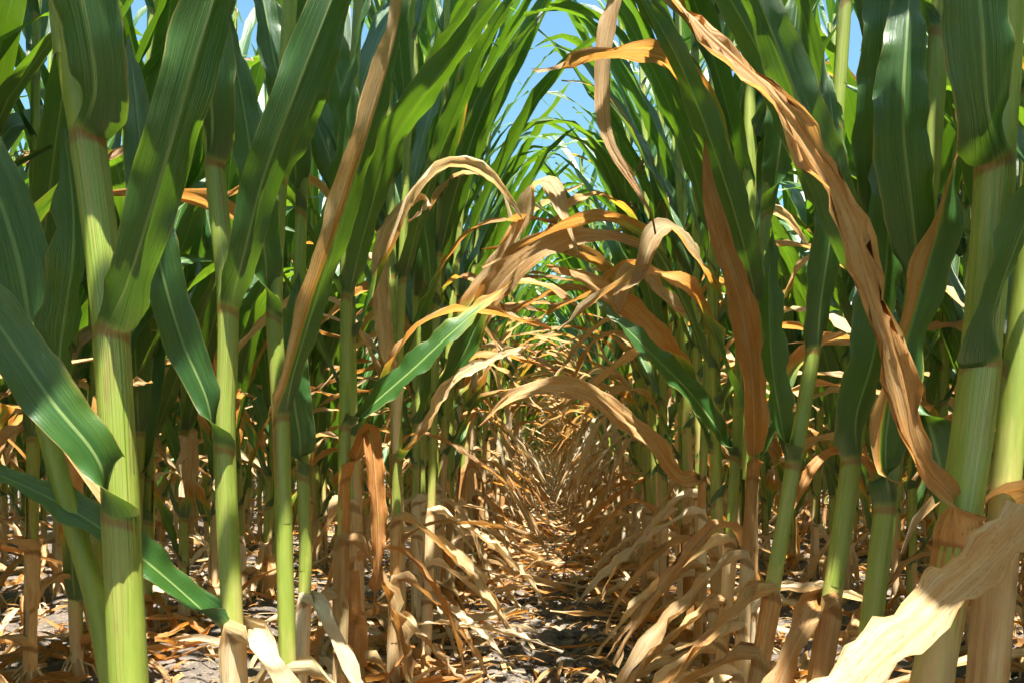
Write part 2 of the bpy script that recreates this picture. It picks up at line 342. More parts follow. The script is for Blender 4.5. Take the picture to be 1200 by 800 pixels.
# ------------------------------------------------------------------ the soil
def vnoise(x, y, seed):
    xi, yi = np.floor(x).astype(int), np.floor(y).astype(int); fx, fy = x - xi, y - yi
    fx, fy = fx * fx * (3 - 2 * fx), fy * fy * (3 - 2 * fy)
    def hsh(a, b_):
        q = (a * 374761393 + b_ * 668265263 + seed * 974711) & 0x7fffffff; q = ((q ^ (q >> 13)) * 1274126177) & 0x7fffffff
        return ((q ^ (q >> 16)) & 0xffff) / 65535.0
    return (hsh(xi, yi) * (1 - fx) + hsh(xi + 1, yi) * fx) * (1 - fy) + (hsh(xi, yi + 1) * (1 - fx) + hsh(xi + 1, yi + 1) * fx) * fy
def ground_z(x, y):
    x = np.asarray(x, float); y = np.asarray(y, float)
    near = np.exp(-(np.maximum(np.abs(x) - 6, 0) / 3) ** 2) * np.exp(-(np.maximum(np.abs(y - 8) - 12, 0) / 6) ** 2)
    ridge = 0.012 * np.cos((x - 0.38) / 0.76 * 2 * math.pi)
    z = ridge + 0.030 * (vnoise(x * 7, y * 7, 1) - .5) + 0.026 * (vnoise(x * 19, y * 19, 2) - .5) + 0.018 * (vnoise(x * 47, y * 47, 3) - .5)
    return z * near - 0.012
def steps(a, b, st, far):
    mid = np.arange(a, b + 1e-6, st); out = [b]; s = st
    hi = []; x = b
    while x < far[1]: s *= 1.25; x += s; hi.append(x)
    lo = []; x = a; s = st
    while x > far[0]: s *= 1.25; x -= s; lo.append(x)
    return np.array(lo[::-1] + list(mid) + hi)
gx = steps(-1.5, 1.5, 0.014, (-600, 600)); gy = steps(0.7, 5.5, 0.018, (-600, 900))
X, Y = np.meshgrid(gx, gy); Z = ground_z(X, Y)
gv = np.stack([X, Y, Z], -1).reshape(-1, 3)
gg = Geo(gv, grid_faces(len(gy), len(gx)), np.zeros_like(gv), np.zeros(len(gv)))
add('ground', to_mesh('ground', gg, M_SOIL), kind='structure', label='grey dry cracked soil of the furrow and field', cat='soil')

# crumbled clods over the furrow (nobody could count them)
ico_v = []; ph = (1 + 5 ** .5) / 2
cube = np.array([[x, y, z] for x in (-1, 1) for y in (-1, 1) for z in (-1, 1)], float)
def clod_block(n):
    # subdivided cube pushed to a rough ball: 26 verts, 24 quads
    pts = np.array([[x, y, z] for x in (-1, 0, 1) for y in (-1, 0, 1) for z in (-1, 0, 1) if (x, y, z) != (0, 0, 0)], float)
    idx = {tuple(p.astype(int)): i for i, p in enumerate(pts)}
    fc = []
    for ax in range(3):
        for sg in (-1, 1):
            for a in (-1, 0):
                for b_ in (-1, 0):
                    q = []
                    for da, db in ((0, 0), (1, 0), (1, 1), (0, 1)):
                        p = [0, 0, 0]; p[ax] = sg; p[(ax + 1) % 3] = a + da; p[(ax + 2) % 3] = b_ + db; q.append(idx[tuple(p)])
                    fc.append(q if sg > 0 else q[::-1])
    base = norm(pts) ; fc = np.array(fc); out = []
    for _ in range(n):
        d = 0.9 + 6.0 * rng.random() ** 1.7
        x = rng.normal(0, 0.17) if rng.random() < 0.6 else U(-1.6, 1.6); y = d
        s = min(0.004 + rng.exponential(0.0075), 0.032)
        v = base * (1 + rng.uniform(-.32, .25, (26, 1))) * np.array([s, s * U(.7, 1.2), s * U(.45, .8)])
        a = U(0, 6.3); R = np.array([[math.cos(a), -math.sin(a), 0], [math.sin(a), math.cos(a), 0], [0, 0, 1]])
        v = v @ R.T + np.array([x, y, float(ground_z(x, y)) + s * 0.25])
        out.append(Geo(v, fc, np.zeros((26, 3)), np.zeros(26)))
    return join(out)
cm = to_mesh('soil_clods', clod_block(3800), M_CLOD); cm.polygons.foreach_set('use_smooth', np.zeros(len(cm.polygons), bool))
add('soil_clods', cm, kind='stuff', label='loose crumbled grey clods lying along the furrow', cat='soil clods')

# ------------------------------------------------------------------ generic plants
NVAR = 21
variants = []
for k in range(NVAR):
    st, lv, eg, sg = plant_geos(0, k < 12, 6 <= k < 12)
    variants.append(dict(stalk=to_mesh('stalk', st, M_STALK), leaves=[to_mesh('leaf', g, M_LEAF) for g in lv],
                         ear=to_mesh('ear', eg, M_LEAF), silk=to_mesh('silk', sg, M_SILK), geos=(st, lv)))
def place_plant(var, x, y, rz, sc, lean, label, group, has_ear=True, drop=None):
    e = add('corn_plant', None, None, label, 'corn plant', group, loc=(x, y, float(ground_z(x, y)) + 0.004))
    e.empty_display_size = 0.1
    e.rotation_euler = (lean[0], lean[1], rz); e.scale = (sc, sc, sc)
    add('stalk', var['stalk'], e)
    for i, m in enumerate(var['leaves']):
        if drop and drop(i): continue
        add('leaf', m, e)
    if has_ear:
        q = add('ear', var['ear'], e); add('silk', var['silk'], q)
    return e

ROWX = 0.38
cands = []                                         # every plant of the field: (row, x, y)
for row, X0 in enumerate((ROWX, ROWX + .76, ROWX + 1.52, ROWX + 2.28, ROWX + 3.04, ROWX + 3.8, ROWX + 4.56, ROWX + 5.32)):
    ymax = (30, 18, 14, 12, 11, 10, 10, 10)[row]
    for sgn in (-1, 1):
        y = (1.42 if row == 0 else -1.0) + U(0, .1)
        while y < ymax:
            cands.append((row, sgn, sgn * X0 + rng.normal(0, 0.018), y)); y += 0.155 + rng.normal(0, 0.018)
def in_view(x, y): return y > 0.5 and -0.80 < x / y < 0.69
order = sorted([c for c in cands if in_view(c[2], c[3])], key=lambda c: c[3] + 1.1 * c[0])
chosen = set(order[:270])
GROUPS = {
 (0, -1): ('corn plant with drying lower leaves in the furrow-side row of the bare leaning shoot', 'corn plants along the furrow, sunlit row'),
 (0, 1): ('corn plant with drying lower leaves in the furrow-side row of the long twisted brown leaf', 'corn plants along the furrow, shaded row'),
 (1, -1): ('corn plant in the second row behind the sunlit furrow-side stalks', 'second-row corn plants behind the sunlit row'),
 (1, 1): ('corn plant in the second row behind the shaded furrow-side stalks', 'second-row corn plants behind the shaded row'),
 (2, -1): ('half hidden corn plant deep in the field behind two sunlit rows', 'corn plants deep behind the sunlit rows'),
 (2, 1): ('half hidden corn plant deep in the field behind two shaded rows', 'corn plants deep behind the shaded rows')}
far = []
WORDS = 'first second third fourth fifth sixth seventh eighth ninth tenth eleventh twelfth'.split()
ORD = {}
for key, nm in (((0, -1), 'corn plant along the sunlit furrow row past the yellow-based arching leaf'), ((0, 1), 'corn plant along the shaded furrow row past the grey brown drooping leaf'),
                ((1, -1), 'corn plant seen in the second row behind the sunlit furrow row'), ((1, 1), 'corn plant seen in the second row behind the shaded furrow row')):
    lst = sorted([c for c in chosen if (c[0], c[1]) == key and c[3] > (1.87 if key[0] == 0 else 0)], key=lambda c: c[3])
    for w, c in zip(WORDS, lst): ORD[c] = w + ' ' + nm
HERO_Y = {-1: (1.33, 1.60, 1.85), 1: (1.26, 1.5, 1.80)}
for c in cands:
    if c[0] == 0 and min(abs(c[3] - q) for q in HERO_Y[c[1]]) < 0.06: continue
    row, sgn, x, y = c
    var = variants[int((rng.integers(0, 6) if y < 2.7 else rng.integers(3, 12)) if row == 0 else rng.integers(12, NVAR))]
    rz = (0 if rng.random() < .5 else math.pi) + rng.normal(0, 0.35 if row == 0 else 0.9)
    sc = U(0.93, 1.10)
    lean = (rng.normal(0, .03), rng.normal(0, .03) + ((0.03 if y < 1.7 else (-0.03 if y < 2.6 else -0.075)) * sgn if row == 0 else 0))
    if c in chosen:
        lab, grp = GROUPS[(min(row, 2), sgn)]
        place_plant(var, x, y, rz, sc, lean, ORD.get(c, lab), grp)
    else: far.append((x, y, rz, sc, lean))

# the rest of the field: one mass
lowv = [plant_geos(1, k < 8, k < 8) for k in range(16)]; lowj = []
parts_l, parts_s = [], []
# plants beside and behind the camera keep their leaves along their row
extra = [(sg * ROWX + rng.normal(0, .02), y, math.pi / 2 + rng.normal(0, .2), U(.95, 1.05), (0, .04 * sg)) for sg in (-1, 1) for y in np.arange(-1.3, 0.45, 0.17) if sg < 0 or y < .22]
extra += [(U(-.42, .42), y, U(0, 6.3), U(.95, 1.05), (0, 0)) for y in np.arange(13.5, 31, .22)]   # the rows bend together at the far end
for (x, y, rz, sc, lean) in far + extra:
    st, lv, _, _ = lowv[int(rng.integers(0, 8) if abs(x) < .6 else rng.integers(8, len(lowv)))]
    Mx = Matrix.Translation((x, y, float(ground_z(x, y)))) @ Matrix.Rotation(lean[1], 4, 'Y') @ Matrix.Rotation(lean[0], 4, 'X') @ Matrix.Rotation(rz, 4, 'Z') @ Matrix.Scale(sc, 4)
    parts_s.append(moved(st, Mx))
    for g in lv:
        q = moved(g, Mx, U(0, 1)); yy = q.v[:, 1]
        if y < 0.6:
            f_ = (yy > 0.02) & (yy < 1.2); a_, b_ = q.v[f_, 0] / yy[f_], (q.v[f_, 2] - H) / yy[f_]
            if ((a_ > -.76) & (a_ < .66) & (b_ > -.31) & (b_ < .64)).any(): continue
        parts_l.append(q)
fo = add('corn_field', None, None, 'mass of further corn plants filling the field to the end of the furrow', 'corn field', kind='stuff')
add('stalks', to_mesh('stalks', join(parts_s), M_STALK), fo, kind='stuff'); add('leaves', to_mesh('leaves', join(parts_l), M_LEAF), fo, kind='stuff')

# ------------------------------------------------------------------ the plants nearest the camera, one by one
def V3(*a): return np.array(a, float)
def hero(label, stalk, d, r, leaves, zd=0.4, low=(), top_from=None, group='front corn plants along the furrow', topaz=None, stalk_top=2.15):
    """stalk: pixels from the bottom up at depth d; leaves: dicts"""
    pts = [P(px, py, d) for px, py in stalk]
    dn = pts[0] - pts[1]; k = (pts[0][2] + 0.03) / -dn[2]; foot = pts[0] + dn * k
    if pts[0][2] > 0.0: pts = [foot] + pts
    up = norm(pts[-1] - pts[-2]); last = pts[-1]
    while last[2] < stalk_top + 0.05:
        up = norm(up * 0.8 + V3(0, 0, .25)); last = last + up * 0.2; pts.append(last)
    pts = np.array(pts); fine = spline(pts, 120)
    def at(z): return np.array([np.interp(z, fine[:, 2], fine[:, q]) for q in range(3)])
    base = at(0.0); gz = float(ground_z(base[0], base[1])); base[2] = gz
    e = add('corn_plant', None, None, label, 'corn plant', group, loc=tuple(base))
    rel = lambda g: Geo(g.v - base, g.f, g.a, g.r)
    zc_all = [H + (CY - lf['py']) / F * d for lf in leaves]
    nodes = np.array(sorted([z - 0.14 for z in zc_all] + list(np.arange(0.08, 0.3, .1))))
    zs = np.linspace(gz - 0.02, stalk_top, 50)
    rad = r * 0.95 * (1 - 0.42 * np.clip(zs / 2.2, 0, 1))
    for q in nodes: rad = rad * (1 + 0.06 * np.exp(-((zs - q) / 0.012) ** 2))
    st = tube(np.array([at(z) for z in zs]), rad, 16, 0.22 + 0.6 * (1 - sstep(zd - 0.15, zd + 0.08, zs)))
    add('stalk', to_mesh('stalk', rel(st), M_STALK), e)
    for lf, zc in zip(leaves, zc_all):
        o = norm(V3(*lf['o'], 0.0)); rr = r * lf.get('rs', 1.0) * (1 - 0.42 * zc / 2.2)
        zb = H + (CY - lf.get('sheath', lf['py'] + 0.15 * F / d)) / F * d
        zb = max(zb, 0.01)
        ns = 12; zz = np.linspace(zb, zc - 0.008, ns)
        cs = np.array([at(z) for z in zz]) + o * rr * 1.06
        c0 = at(zc) + o * rr * 1.06
        bp = [c0] + [P(*q) for q in lf['path']]
        bl = spline(bp, 40, np.linspace(0, 1, 40) ** 1.1)
        L = np.linalg.norm(np.diff(bl, axis=0), axis=1).sum()
        sm = np.concatenate([[0], np.cumsum(np.linalg.norm(np.diff(bl, axis=0), axis=1))]); s = sm / sm[-1]
        hn = lf['n']; hn = [hn] if not isinstance(hn, list) else hn
        hn = norm(np.array(hn, float)); hp = np.linspace(0, 1, len(hn)) if len(hn) > 1 else np.array([0.0])
        nb = np.stack([np.interp(s, hp, hn[:, q]) for q in range(3)], 1)
        kf = sstep(0.0, 0.07, sm)[:, None]; nb = norm(-o[None] * (1 - kf) + nb * kf)
        w = blade_width(s, lf['W']) if not lf.get('cut') else lf['W'] * (0.7 + 0.3 * sstep(0, .3, s))
        wr = 5.3 * rr * (1 + lf.get('loose', 0.0)); kk = sstep(0.0, 0.06, sm)
        w = wr * (1 - kk) + w * kk
        cu = lf.get('curl', 0.5); arc = 5.2 * (1 - sstep(0, .055, sm)) + cu * sstep(0, .06, sm)
        c = np.concatenate([cs, bl]); n = np.concatenate([np.tile(-o, (ns, 1)), nb]); w = np.concatenate([np.full(ns, wr), w])
        arc = np.concatenate([np.linspace(5.7, 5.25, ns), arc]); sm = np.concatenate([zz - zc, sm]); s = np.concatenate([np.zeros(ns), s])
        g = sweep_leaf(c, n, w, arc, sm, s, dry_fn(lf.get('dry', ('green', 0.1))), 15, lf.get('wave', (0.004, 5.0)), lf.get('crumple', 0.0), lf.get('rough', 0.0))
        add('leaf', to_mesh('leaf', rel(g), M_LEAF), e, label=lf.get('label'))
    def auto(zc, az, **kw):
        rr = r * (1 - 0.42 * zc / 2.2); g = generic_leaf(zc, kw.pop('sheath', 0.13), rr, ground=kw.pop('ground', None), nseg=26, nu=9, **kw)
        c = at(zc); ax = norm(at(zc) - at(zc - 0.1)); Mx = np.eye(4)
        R = np.array(Matrix.Rotation(az, 4, 'Z'))[:3, :3]; v = g.v @ R.T
        sh = (ax[:2] / ax[2])[None, :] * np.minimum(v[:, 2:3] - zc, 0.0)
        v[:, :2] += c[None, :2] + sh; g.v = v
        add('leaf', to_mesh('leaf', rel(g), M_LEAF), e)
    for (zc, az, L, W, th0, th1) in low:
        if d > 1.3: L *= 0.62
        auto(zc, math.radians(az), L=L, W=W, th0=th0 * .6, th1=0.8, droop=th1 - .4, d0=-.3, dry=dry_fn(('all', U(.72, 1.08))), psi=U(-.5, .5), curl=U(1.0, 2.6),
             twist=U(-1.8, 1.8), ground=0.0, wave=(U(.002, .006), U(4, 9)), crumple=U(.0018, .004), wander=.2, rough_edge=.35, loose=U(.1, .35))
    tz = top_from if top_from else max(zc_all) + 0.15
    base_az = topaz if topaz is not None else U(0, 6.3); i = 0
    while tz < 2.1:
        auto(tz, base_az + math.pi * (i % 2) + rng.normal(0, .25), L=U(.62, .8), W=U(.036, .050), th0=U(.16, .3), th1=U(.35, .65), droop=U(.2, 1.2), d0=U(.5, .7),
             dry=dry_fn(('green', U(0, .25))), psi=U(-.3, .3), curl=U(.4, 1.0), twist=U(-.7, .7), wave=(U(.003, .006), U(4, 7)))
        tz += 0.19; i += 1
    return e


# ---- sunlit row
hero('thick pale green corn stalk with two broad glossy leaves, leaning away from the furrow', [(152, 800), (142, 600), (130, 390), (108, 200), (85, 60), (72, -60)], 0.64, 0.0164, [
    dict(py=603, sheath=800, o=(-.75, -.65), path=[(118, 545, .615), (60, 468, .60), (0, 382, .60), (-90, 270, .60), (-190, 200, .6)], W=.042, n=[(.5, -.75, .5), (.45, -.75, .5), (.3, -.7, .7)], curl=.55, dry=('edge', 1, .12, .5), label='dark green leaf with a pale sheen and brown lower margin'),
    dict(py=392, sheath=600, o=(.35, -.93), path=[(150, 330, .605), (186, 215, .585), (222, 90, .575), (258, -30, .575), (300, -180, .59), (360, -300, .62)], W=.040, n=[(-.35, .9, .2), (-.75, .65, .2), (-.8, .55, .2)], curl=1.2, wave=(.006, 4)),
    dict(py=165, sheath=390, o=(.25, -.95), path=[(112, 100, .60), (95, -10, .58), (70, -130, .57), (40, -260, .58)], W=.049, n=[(-.1, 1, .1), (-.1, 1, .1)], curl=1.1),
  ], zd=.12, topaz=math.radians(200), top_from=.98)
hero('mid-green corn stalk with dry papery sheath at its foot beside the thick leaning stalk', [(276, 800), (264, 520), (267, 365), (250, 160), (252, 0)], 0.86, 0.0132, [
    dict(py=526, o=(-.8, -.6), path=[(243, 470, .84), (212, 395, .83), (187, 305, .82), (170, 215, .82), (160, 120, .84), (150, 40, .88)], W=.042, n=[(.4, -.8, .45), (.6, -.75, .3), (.5, -.8, .3)], curl=.5),
    dict(py=365, sheath=525, o=(.5, -.87), path=[(284, 305, .82), (308, 210, .80), (345, 110, .79), (388, 0, .79), (440, -140, .82), (510, -240, .9)], W=.043, n=[(-.4, .85, .2), (-.75, .65, .2)], curl=1.2, wave=(.006, 4)),
    dict(py=195, sheath=365, o=(-.1, -1), path=[(249, 140, .82), (240, 50, .80), (225, -60, .80), (200, -200, .82)], W=.056, n=[(.1, 1, .2), (.1, 1, .2)], curl=1.2),
    dict(py=735, o=(-.85, -.2), path=[(228, 706, .85), (170, 655, .82), (110, 612, .80), (50, 578, .79), (-20, 548, .79), (-90, 530, .8)], W=.042, n=(.3, -.55, .8), curl=1.0, wave=(.006, 4)),
  ], zd=.33, low=[(.30, -25, .55, .036, .3, 2.6), (.2, 160, .5, .032, .4, 2.2), (.12, -80, .4, .032, .5, 2.0)], topaz=math.radians(30), top_from=1.0)
hero('slender corn stalk carrying a long upright leaf with a brown withered margin', [(338, 800), (332, 600), (329, 490), (322, 365), (328, 200), (340, 0)], 1.06, 0.0132, [
    dict(py=490, o=(.7, -.7), path=[(343, 440, 1.03), (370, 350, 1.0), (402, 250, .98), (432, 150, .97), (462, 40, .97), (476, -60, .98), (486, -140, 1.0)], W=.044, n=[(-.75, .65, .1), (-.8, .6, .1), (-.9, .3, .2)], curl=.8, dry=('edge', 1, .85, .35), label='green leaf withered brown along one margin'),
    dict(py=368, sheath=490, o=(-.8, -.6), path=[(312, 310, 1.03), (300, 220, 1.0), (285, 120, 1.0), (262, 0, 1.0)], W=0.053, n=[(.6, -.6, .4)], curl=.6),
    dict(py=215, sheath=368, o=(.6, -.8), path=[(345, 150, 1.02), (375, 60, 1.0), (415, -60, 1.0)], W=0.056, n=[(-.5, .8, .2)], curl=.8),
  ], zd=.22, low=[(.2, 20, .5, .032, .4, 2.4), (.12, 200, .45, .032, .4, 2.2)], topaz=math.radians(10))
hero('thin corn stalk with a short green leaf, close behind the slender brown-margined one', [(353, 800), (358, 640), (352, 480), (352, 300), (360, 100)], 1.19, 0.0110, [
    dict(py=558, o=(-.5, -.86), path=[(352, 520, 1.16), (345, 470, 1.15), (342, 400, 1.15), (350, 320, 1.16)], W=.05, n=[(.3, -.9, .2), (.5, -.8, .2)], curl=.8),
    dict(py=400, o=(.8, -.5), path=[(370, 330, 1.16), (395, 220, 1.14), (410, 100, 1.15), (440, -40, 1.16)], W=0.056, n=[(-.6, -.4, .4), (-.7, -.5, .4)], curl=.5),
    dict(py=250, o=(-.8, -.5), path=[(345, 180, 1.16), (320, 60, 1.14), (300, -60, 1.15)], W=0.056, n=[(.6, -.6, .4)], curl=.5),
  ], zd=.3, low=[(.28, -30, .5, .032, .3, 2.6), (.16, 150, .45, .032, .4, 2.2)])
hero('corn stalk holding a bright green leaf over the furrow above hanging orange dead leaves', [(398, 800), (402, 640), (404, 480), (406, 330), (412, 150), (420, 0)], 1.33, 0.0119, [
    dict(py=502, o=(.8, -.6), path=[(440, 470, 1.30), (485, 430, 1.28), (530, 388, 1.27), (560, 362, 1.28), (600, 330, 1.30)], W=.066, n=[(-.5, -.7, .5), (-.5, -.75, .45), (-.4, -.7, .6)], curl=.5, dry=('tip', .55, 1.0, .5)),
    dict(py=350, o=(.6, -.8), path=[(430, 260, 1.28), (462, 160, 1.25), (520, 80, 1.24), (590, -10, 1.26), (650, -60, 1.3)], W=0.060, n=[(-.7, .5, .4), (-.7, .3, .6)], curl=.6),
    dict(py=215, o=(-.7, -.7), path=[(405, 140, 1.30), (380, 20, 1.28), (350, -80, 1.3)], W=0.060, n=[(.5, -.6, .5)], curl=.6),
    dict(py=560, o=(.9, -.4), path=[(432, 505, 1.31), (440, 560, 1.29), (444, 640, 1.28), (438, 720, 1.27)], W=.034, n=[(.2, -1, .1), (.5, -.8, 0), (-.6, -.8, 0)], curl=1.8, dry=('all', .62), crumple=.0025, wave=(.006, 6)),
  ], zd=.42, low=[(.36, 10, .5, .036, .3, 2.7), (.26, 190, .5, .032, .3, 2.5), (.16, -60, .45, .032, .4, 2.3)])
# ---- shaded row
hero('thickest shaded corn stalk with tan sheath at its foot and broad dark leaves', [(1092, 800), (1122, 620), (1148, 425), (1166, 195), (1180, 0)], 0.645, 0.0188, [
    dict(py=426, sheath=650, o=(.75, -.65), path=[(1164, 370, .62), (1190, 285, .60), (1225, 190, .59), (1270, 90, .6), (1330, 0, .62)], W=.050, n=[(-.6, .75, .3), (-.7, .6, .3)], curl=.8),
    dict(py=197, sheath=425, o=(-.15, -1), path=[(1158, 130, .60), (1150, 30, .58), (1138, -80, .575), (1115, -200, .58), (1080, -330, .6)], W=0.053, n=[(.1, 1, .1)], curl=1.0),
    dict(py=640, sheath=850, o=(-.5, -.86), path=[(1116, 585, .62), (1092, 560, .605), (1074, 530, .60), (1046, 430, .60), (1012, 325, .60), (972, 215, .60), (905, 115, .60), (835, 50, .61), (770, -25, .63), (735, -70, .64)], W=.029,
         n=[(.3, -.9, .2), (.2, -1, .1), (.2, -1, 0), (.2, -.95, .2), (.2, -.8, .5), (.3, -.6, .7)], curl=1.3, dry=('all', .76), wave=(.005, 6.0), crumple=.002, rough=.3, rs=.9, loose=.1, label='long twisted brown leaf slanting up across its neighbours'),
  ], zd=.40, low=[(.24, 200, .5, .036, .3, 2.6), (.13, -60, .4, .036, .4, 2.2)], topaz=math.radians(185), top_from=1.05)
hero('corn stalk in pale papery sheath with a bleached dead leaf bent toward the furrow', [(1158, 800), (1172, 640), (1190, 450), (1212, 250), (1225, 60)], 0.665, 0.0140, [
    dict(py=610, sheath=860, o=(.6, -.8), path=[(1213, 590, .600), (1180, 632, .560), (1130, 682, .52), (1070, 735, .49), (1000, 800, .465), (930, 868, .45)], W=.042, cut=True,
         n=[(-.5, -.5, .7), (-.45, -.42, .8), (-.4, -.35, .85), (-.4, -.3, .85)], curl=.9, dry=('all', .85), wave=(.005, 5.0), crumple=.0006, rough=0.0, rs=1.15, loose=.2, label='bleached pale dead leaf bent over'),
    dict(py=430, sheath=600, o=(.5, .85), path=[(1215, 360, .69), (1240, 250, .7), (1280, 120, .72)], W=.06, n=[(-.7, -.6, .3)], curl=.7),
  ], zd=.5, low=[(.2, 170, .4, .036, .4, 2.4)], topaz=math.radians(20), top_from=.85)
hero('upright shaded corn stalk with dark leaf collar, between the thickest stalk and the brown blade', [(958, 800), (984, 640), (1002, 500), (1020, 330), (1030, 150), (1036, 0)], 0.89, 0.0132, [
    dict(py=540, o=(.25, -.97), path=[(1003, 490, .86), (1022, 420, .84), (1036, 330, .83), (1040, 230, .84), (1035, 120, .88)], W=.058, n=[(-.3, .9, .2)], curl=1.0),
    dict(py=345, o=(-.7, -.7), path=[(990, 270, .86), (962, 190, .84), (925, 90, .83), (880, -20, .83), (820, -120, .86)], W=0.050, n=[(.6, .7, .35)], curl=.7),
    dict(py=255, sheath=345, o=(.3, -.95), path=[(1030, 180, .86), (1040, 90, .84), (1045, -10, .83), (1050, -140, .85)], W=0.064, n=[(-.1, 1, .1)], curl=.6),
  ], zd=.36, low=[(.33, 215, .45, .036, .25, 2.8), (.2, 160, .5, .032, .4, 2.4), (.12, -30, .4, .032, .5, 2.1)], topaz=math.radians(170), top_from=.98)
hero('shaded corn stalk whose wavy upright leaf is brown and orange along one half', [(1012, 800), (1032, 640), (1050, 500), (1062, 420), (1085, 250), (1100, 50)], 0.82, 0.0132, [
    dict(py=596, o=(.0, -1), path=[(1038, 530, .79), (1045, 470, .78), (1052, 440, .78), (1070, 380, .775), (1092, 300, .77), (1112, 220, .765), (1128, 150, .77), (1134, 92, .775)], W=0.053, n=[(.35, -.93, .1), (.4, -.9, .1), (.5, -.85, 0), (.8, -.5, 0)], curl=.8, dry=('edge', -1, .72, .42), wave=(.007, 2.5), label='leaf half green and half orange brown'),
    dict(py=470, o=(.8, -.5), path=[(1082, 480, .80), (1098, 530, .79), (1104, 565, .79), (1096, 590, .79)], W=.055, n=[(-.3, -.9, .3)], curl=.8),
    dict(py=330, o=(-.3, -.95), path=[(1070, 260, .79), (1058, 150, .77), (1062, 40, .77), (1070, -60, .79)], W=0.058, n=[(.1, 1, .1)], curl=.9),
  ], zd=.30, low=[(.2, 190, .5, .036, .4, 2.5)], topaz=math.radians(150), top_from=.98)
hero('leaning shaded corn stalk with a dark leaf wrapped round it, by the dead brown leaf', [(893, 760), (905, 690), (930, 545), (955, 395), (972, 250), (985, 80)], 1.14, 0.0132, [
    dict(py=412, o=(.2, -.97), path=[(962, 350, 1.11), (972, 280, 1.09), (978, 180, 1.08), (965, 60, 1.1)], W=0.050, n=[(-.2, 1, .1)], curl=1.0),
    dict(py=545, o=(-.7, -.7), path=[(915, 490, 1.11), (905, 420, 1.10), (902, 340, 1.10), (905, 260, 1.12)], W=.055, n=[(.5, -.8, .2)], curl=.9),
    dict(py=260, o=(-.7, -.7), path=[(945, 180, 1.11), (905, 90, 1.09), (850, -10, 1.08), (790, -90, 1.1)], W=0.058, n=[(.6, .6, .4)], curl=.6),
  ], zd=.34, low=[(.3, 200, .5, .036, .4, 2.4), (.2, 160, .5, .032, .5, 2.2)], topaz=math.radians(180))
hero('thin shaded corn stalk half withered, bearing a long erect dead brown leaf', [(866, 800), (876, 640), (886, 500), (890, 380), (900, 200)], 1.26, 0.0110, [
    dict(py=560, o=(-.2, -.98), path=[(884, 500, 1.22), (880, 430, 1.21), (866, 350, 1.20), (848, 290, 1.20), (832, 230, 1.20), (826, 160, 1.21)], W=.046, n=[(.3, -.95, .1), (.1, -1, 0), (-.3, -.9, .2)], curl=1.0, dry=('all', .66), crumple=.0015, wave=(.006, 3.0), label='erect dead brown leaf'),
    dict(py=360, o=(-.7, -.7), path=[(870, 280, 1.22), (835, 170, 1.20), (790, 60, 1.18), (735, -30, 1.2)], W=0.056, n=[(.6, .5, .5)], curl=.6),
    dict(py=250, o=(.7, -.7), path=[(915, 160, 1.22), (930, 40, 1.2), (940, -60, 1.2)], W=0.056, n=[(-.5, -.7, .4)], curl=.7),
  ], zd=.45, low=[(.34, 180, .5, .036, .4, 2.5), (.22, 200, .5, .032, .5, 2.2), (.14, 150, .4, .032, .6, 1.9)])
hero('corn stalk near the furrow, its dark leaf reaching over it from a brown-edged collar', [(846, 760), (852, 680), (862, 540), (868, 400), (872, 200)], 1.5, 0.0119, [
    dict(py=536, o=(-.85, -.5), path=[(840, 500, 1.46), (805, 455, 1.44), (765, 415, 1.42), (730, 380, 1.42), (690, 345, 1.44)], W=.066, n=[(.5, -.75, .4), (.45, -.75, .5)], curl=.6),
    dict(py=400, o=(-.7, -.7), path=[(845, 350, 1.46), (815, 300, 1.44), (785, 265, 1.43), (765, 280, 1.42), (745, 330, 1.41), (718, 345, 1.40)], W=.055, n=[(.4, -.3, .8), (.3, -.5, .8), (-.5, -.8, .3)], curl=1.0, dry=('tip', .1, .5, .75), crumple=.0015),
    dict(py=170, o=(-.7, -.7), path=[(830, 70, 1.46), (775, -20, 1.44), (735, -30, 1.43), (714, 30, 1.42), (706, 110, 1.41), (712, 165, 1.40), (738, 208, 1.39), (762, 250, 1.38), (768, 275, 1.38)], W=.042, n=[(.5, -.3, .8), (.3, -.5, .8), (-.8, -.6, 0), (-.5, -.85, 0), (.2, -1, 0), (.5, -.85, 0)], curl=1.2, dry=('tip', .1, .4, .72), crumple=.0012, label='hanging brown twisted leaf'),
    dict(py=280, o=(-.6, -.8), path=[(850, 200, 1.46), (810, 100, 1.44), (760, 10, 1.42), (690, -60, 1.44)], W=0.060, n=[(.6, .4, .6)], curl=.6),
  ], zd=.42, low=[(.34, 185, .55, .036, .5, 2.2), (.22, 200, .5, .032, .5, 2.2), (.14, 150, .4, .032, .6, 1.9)])
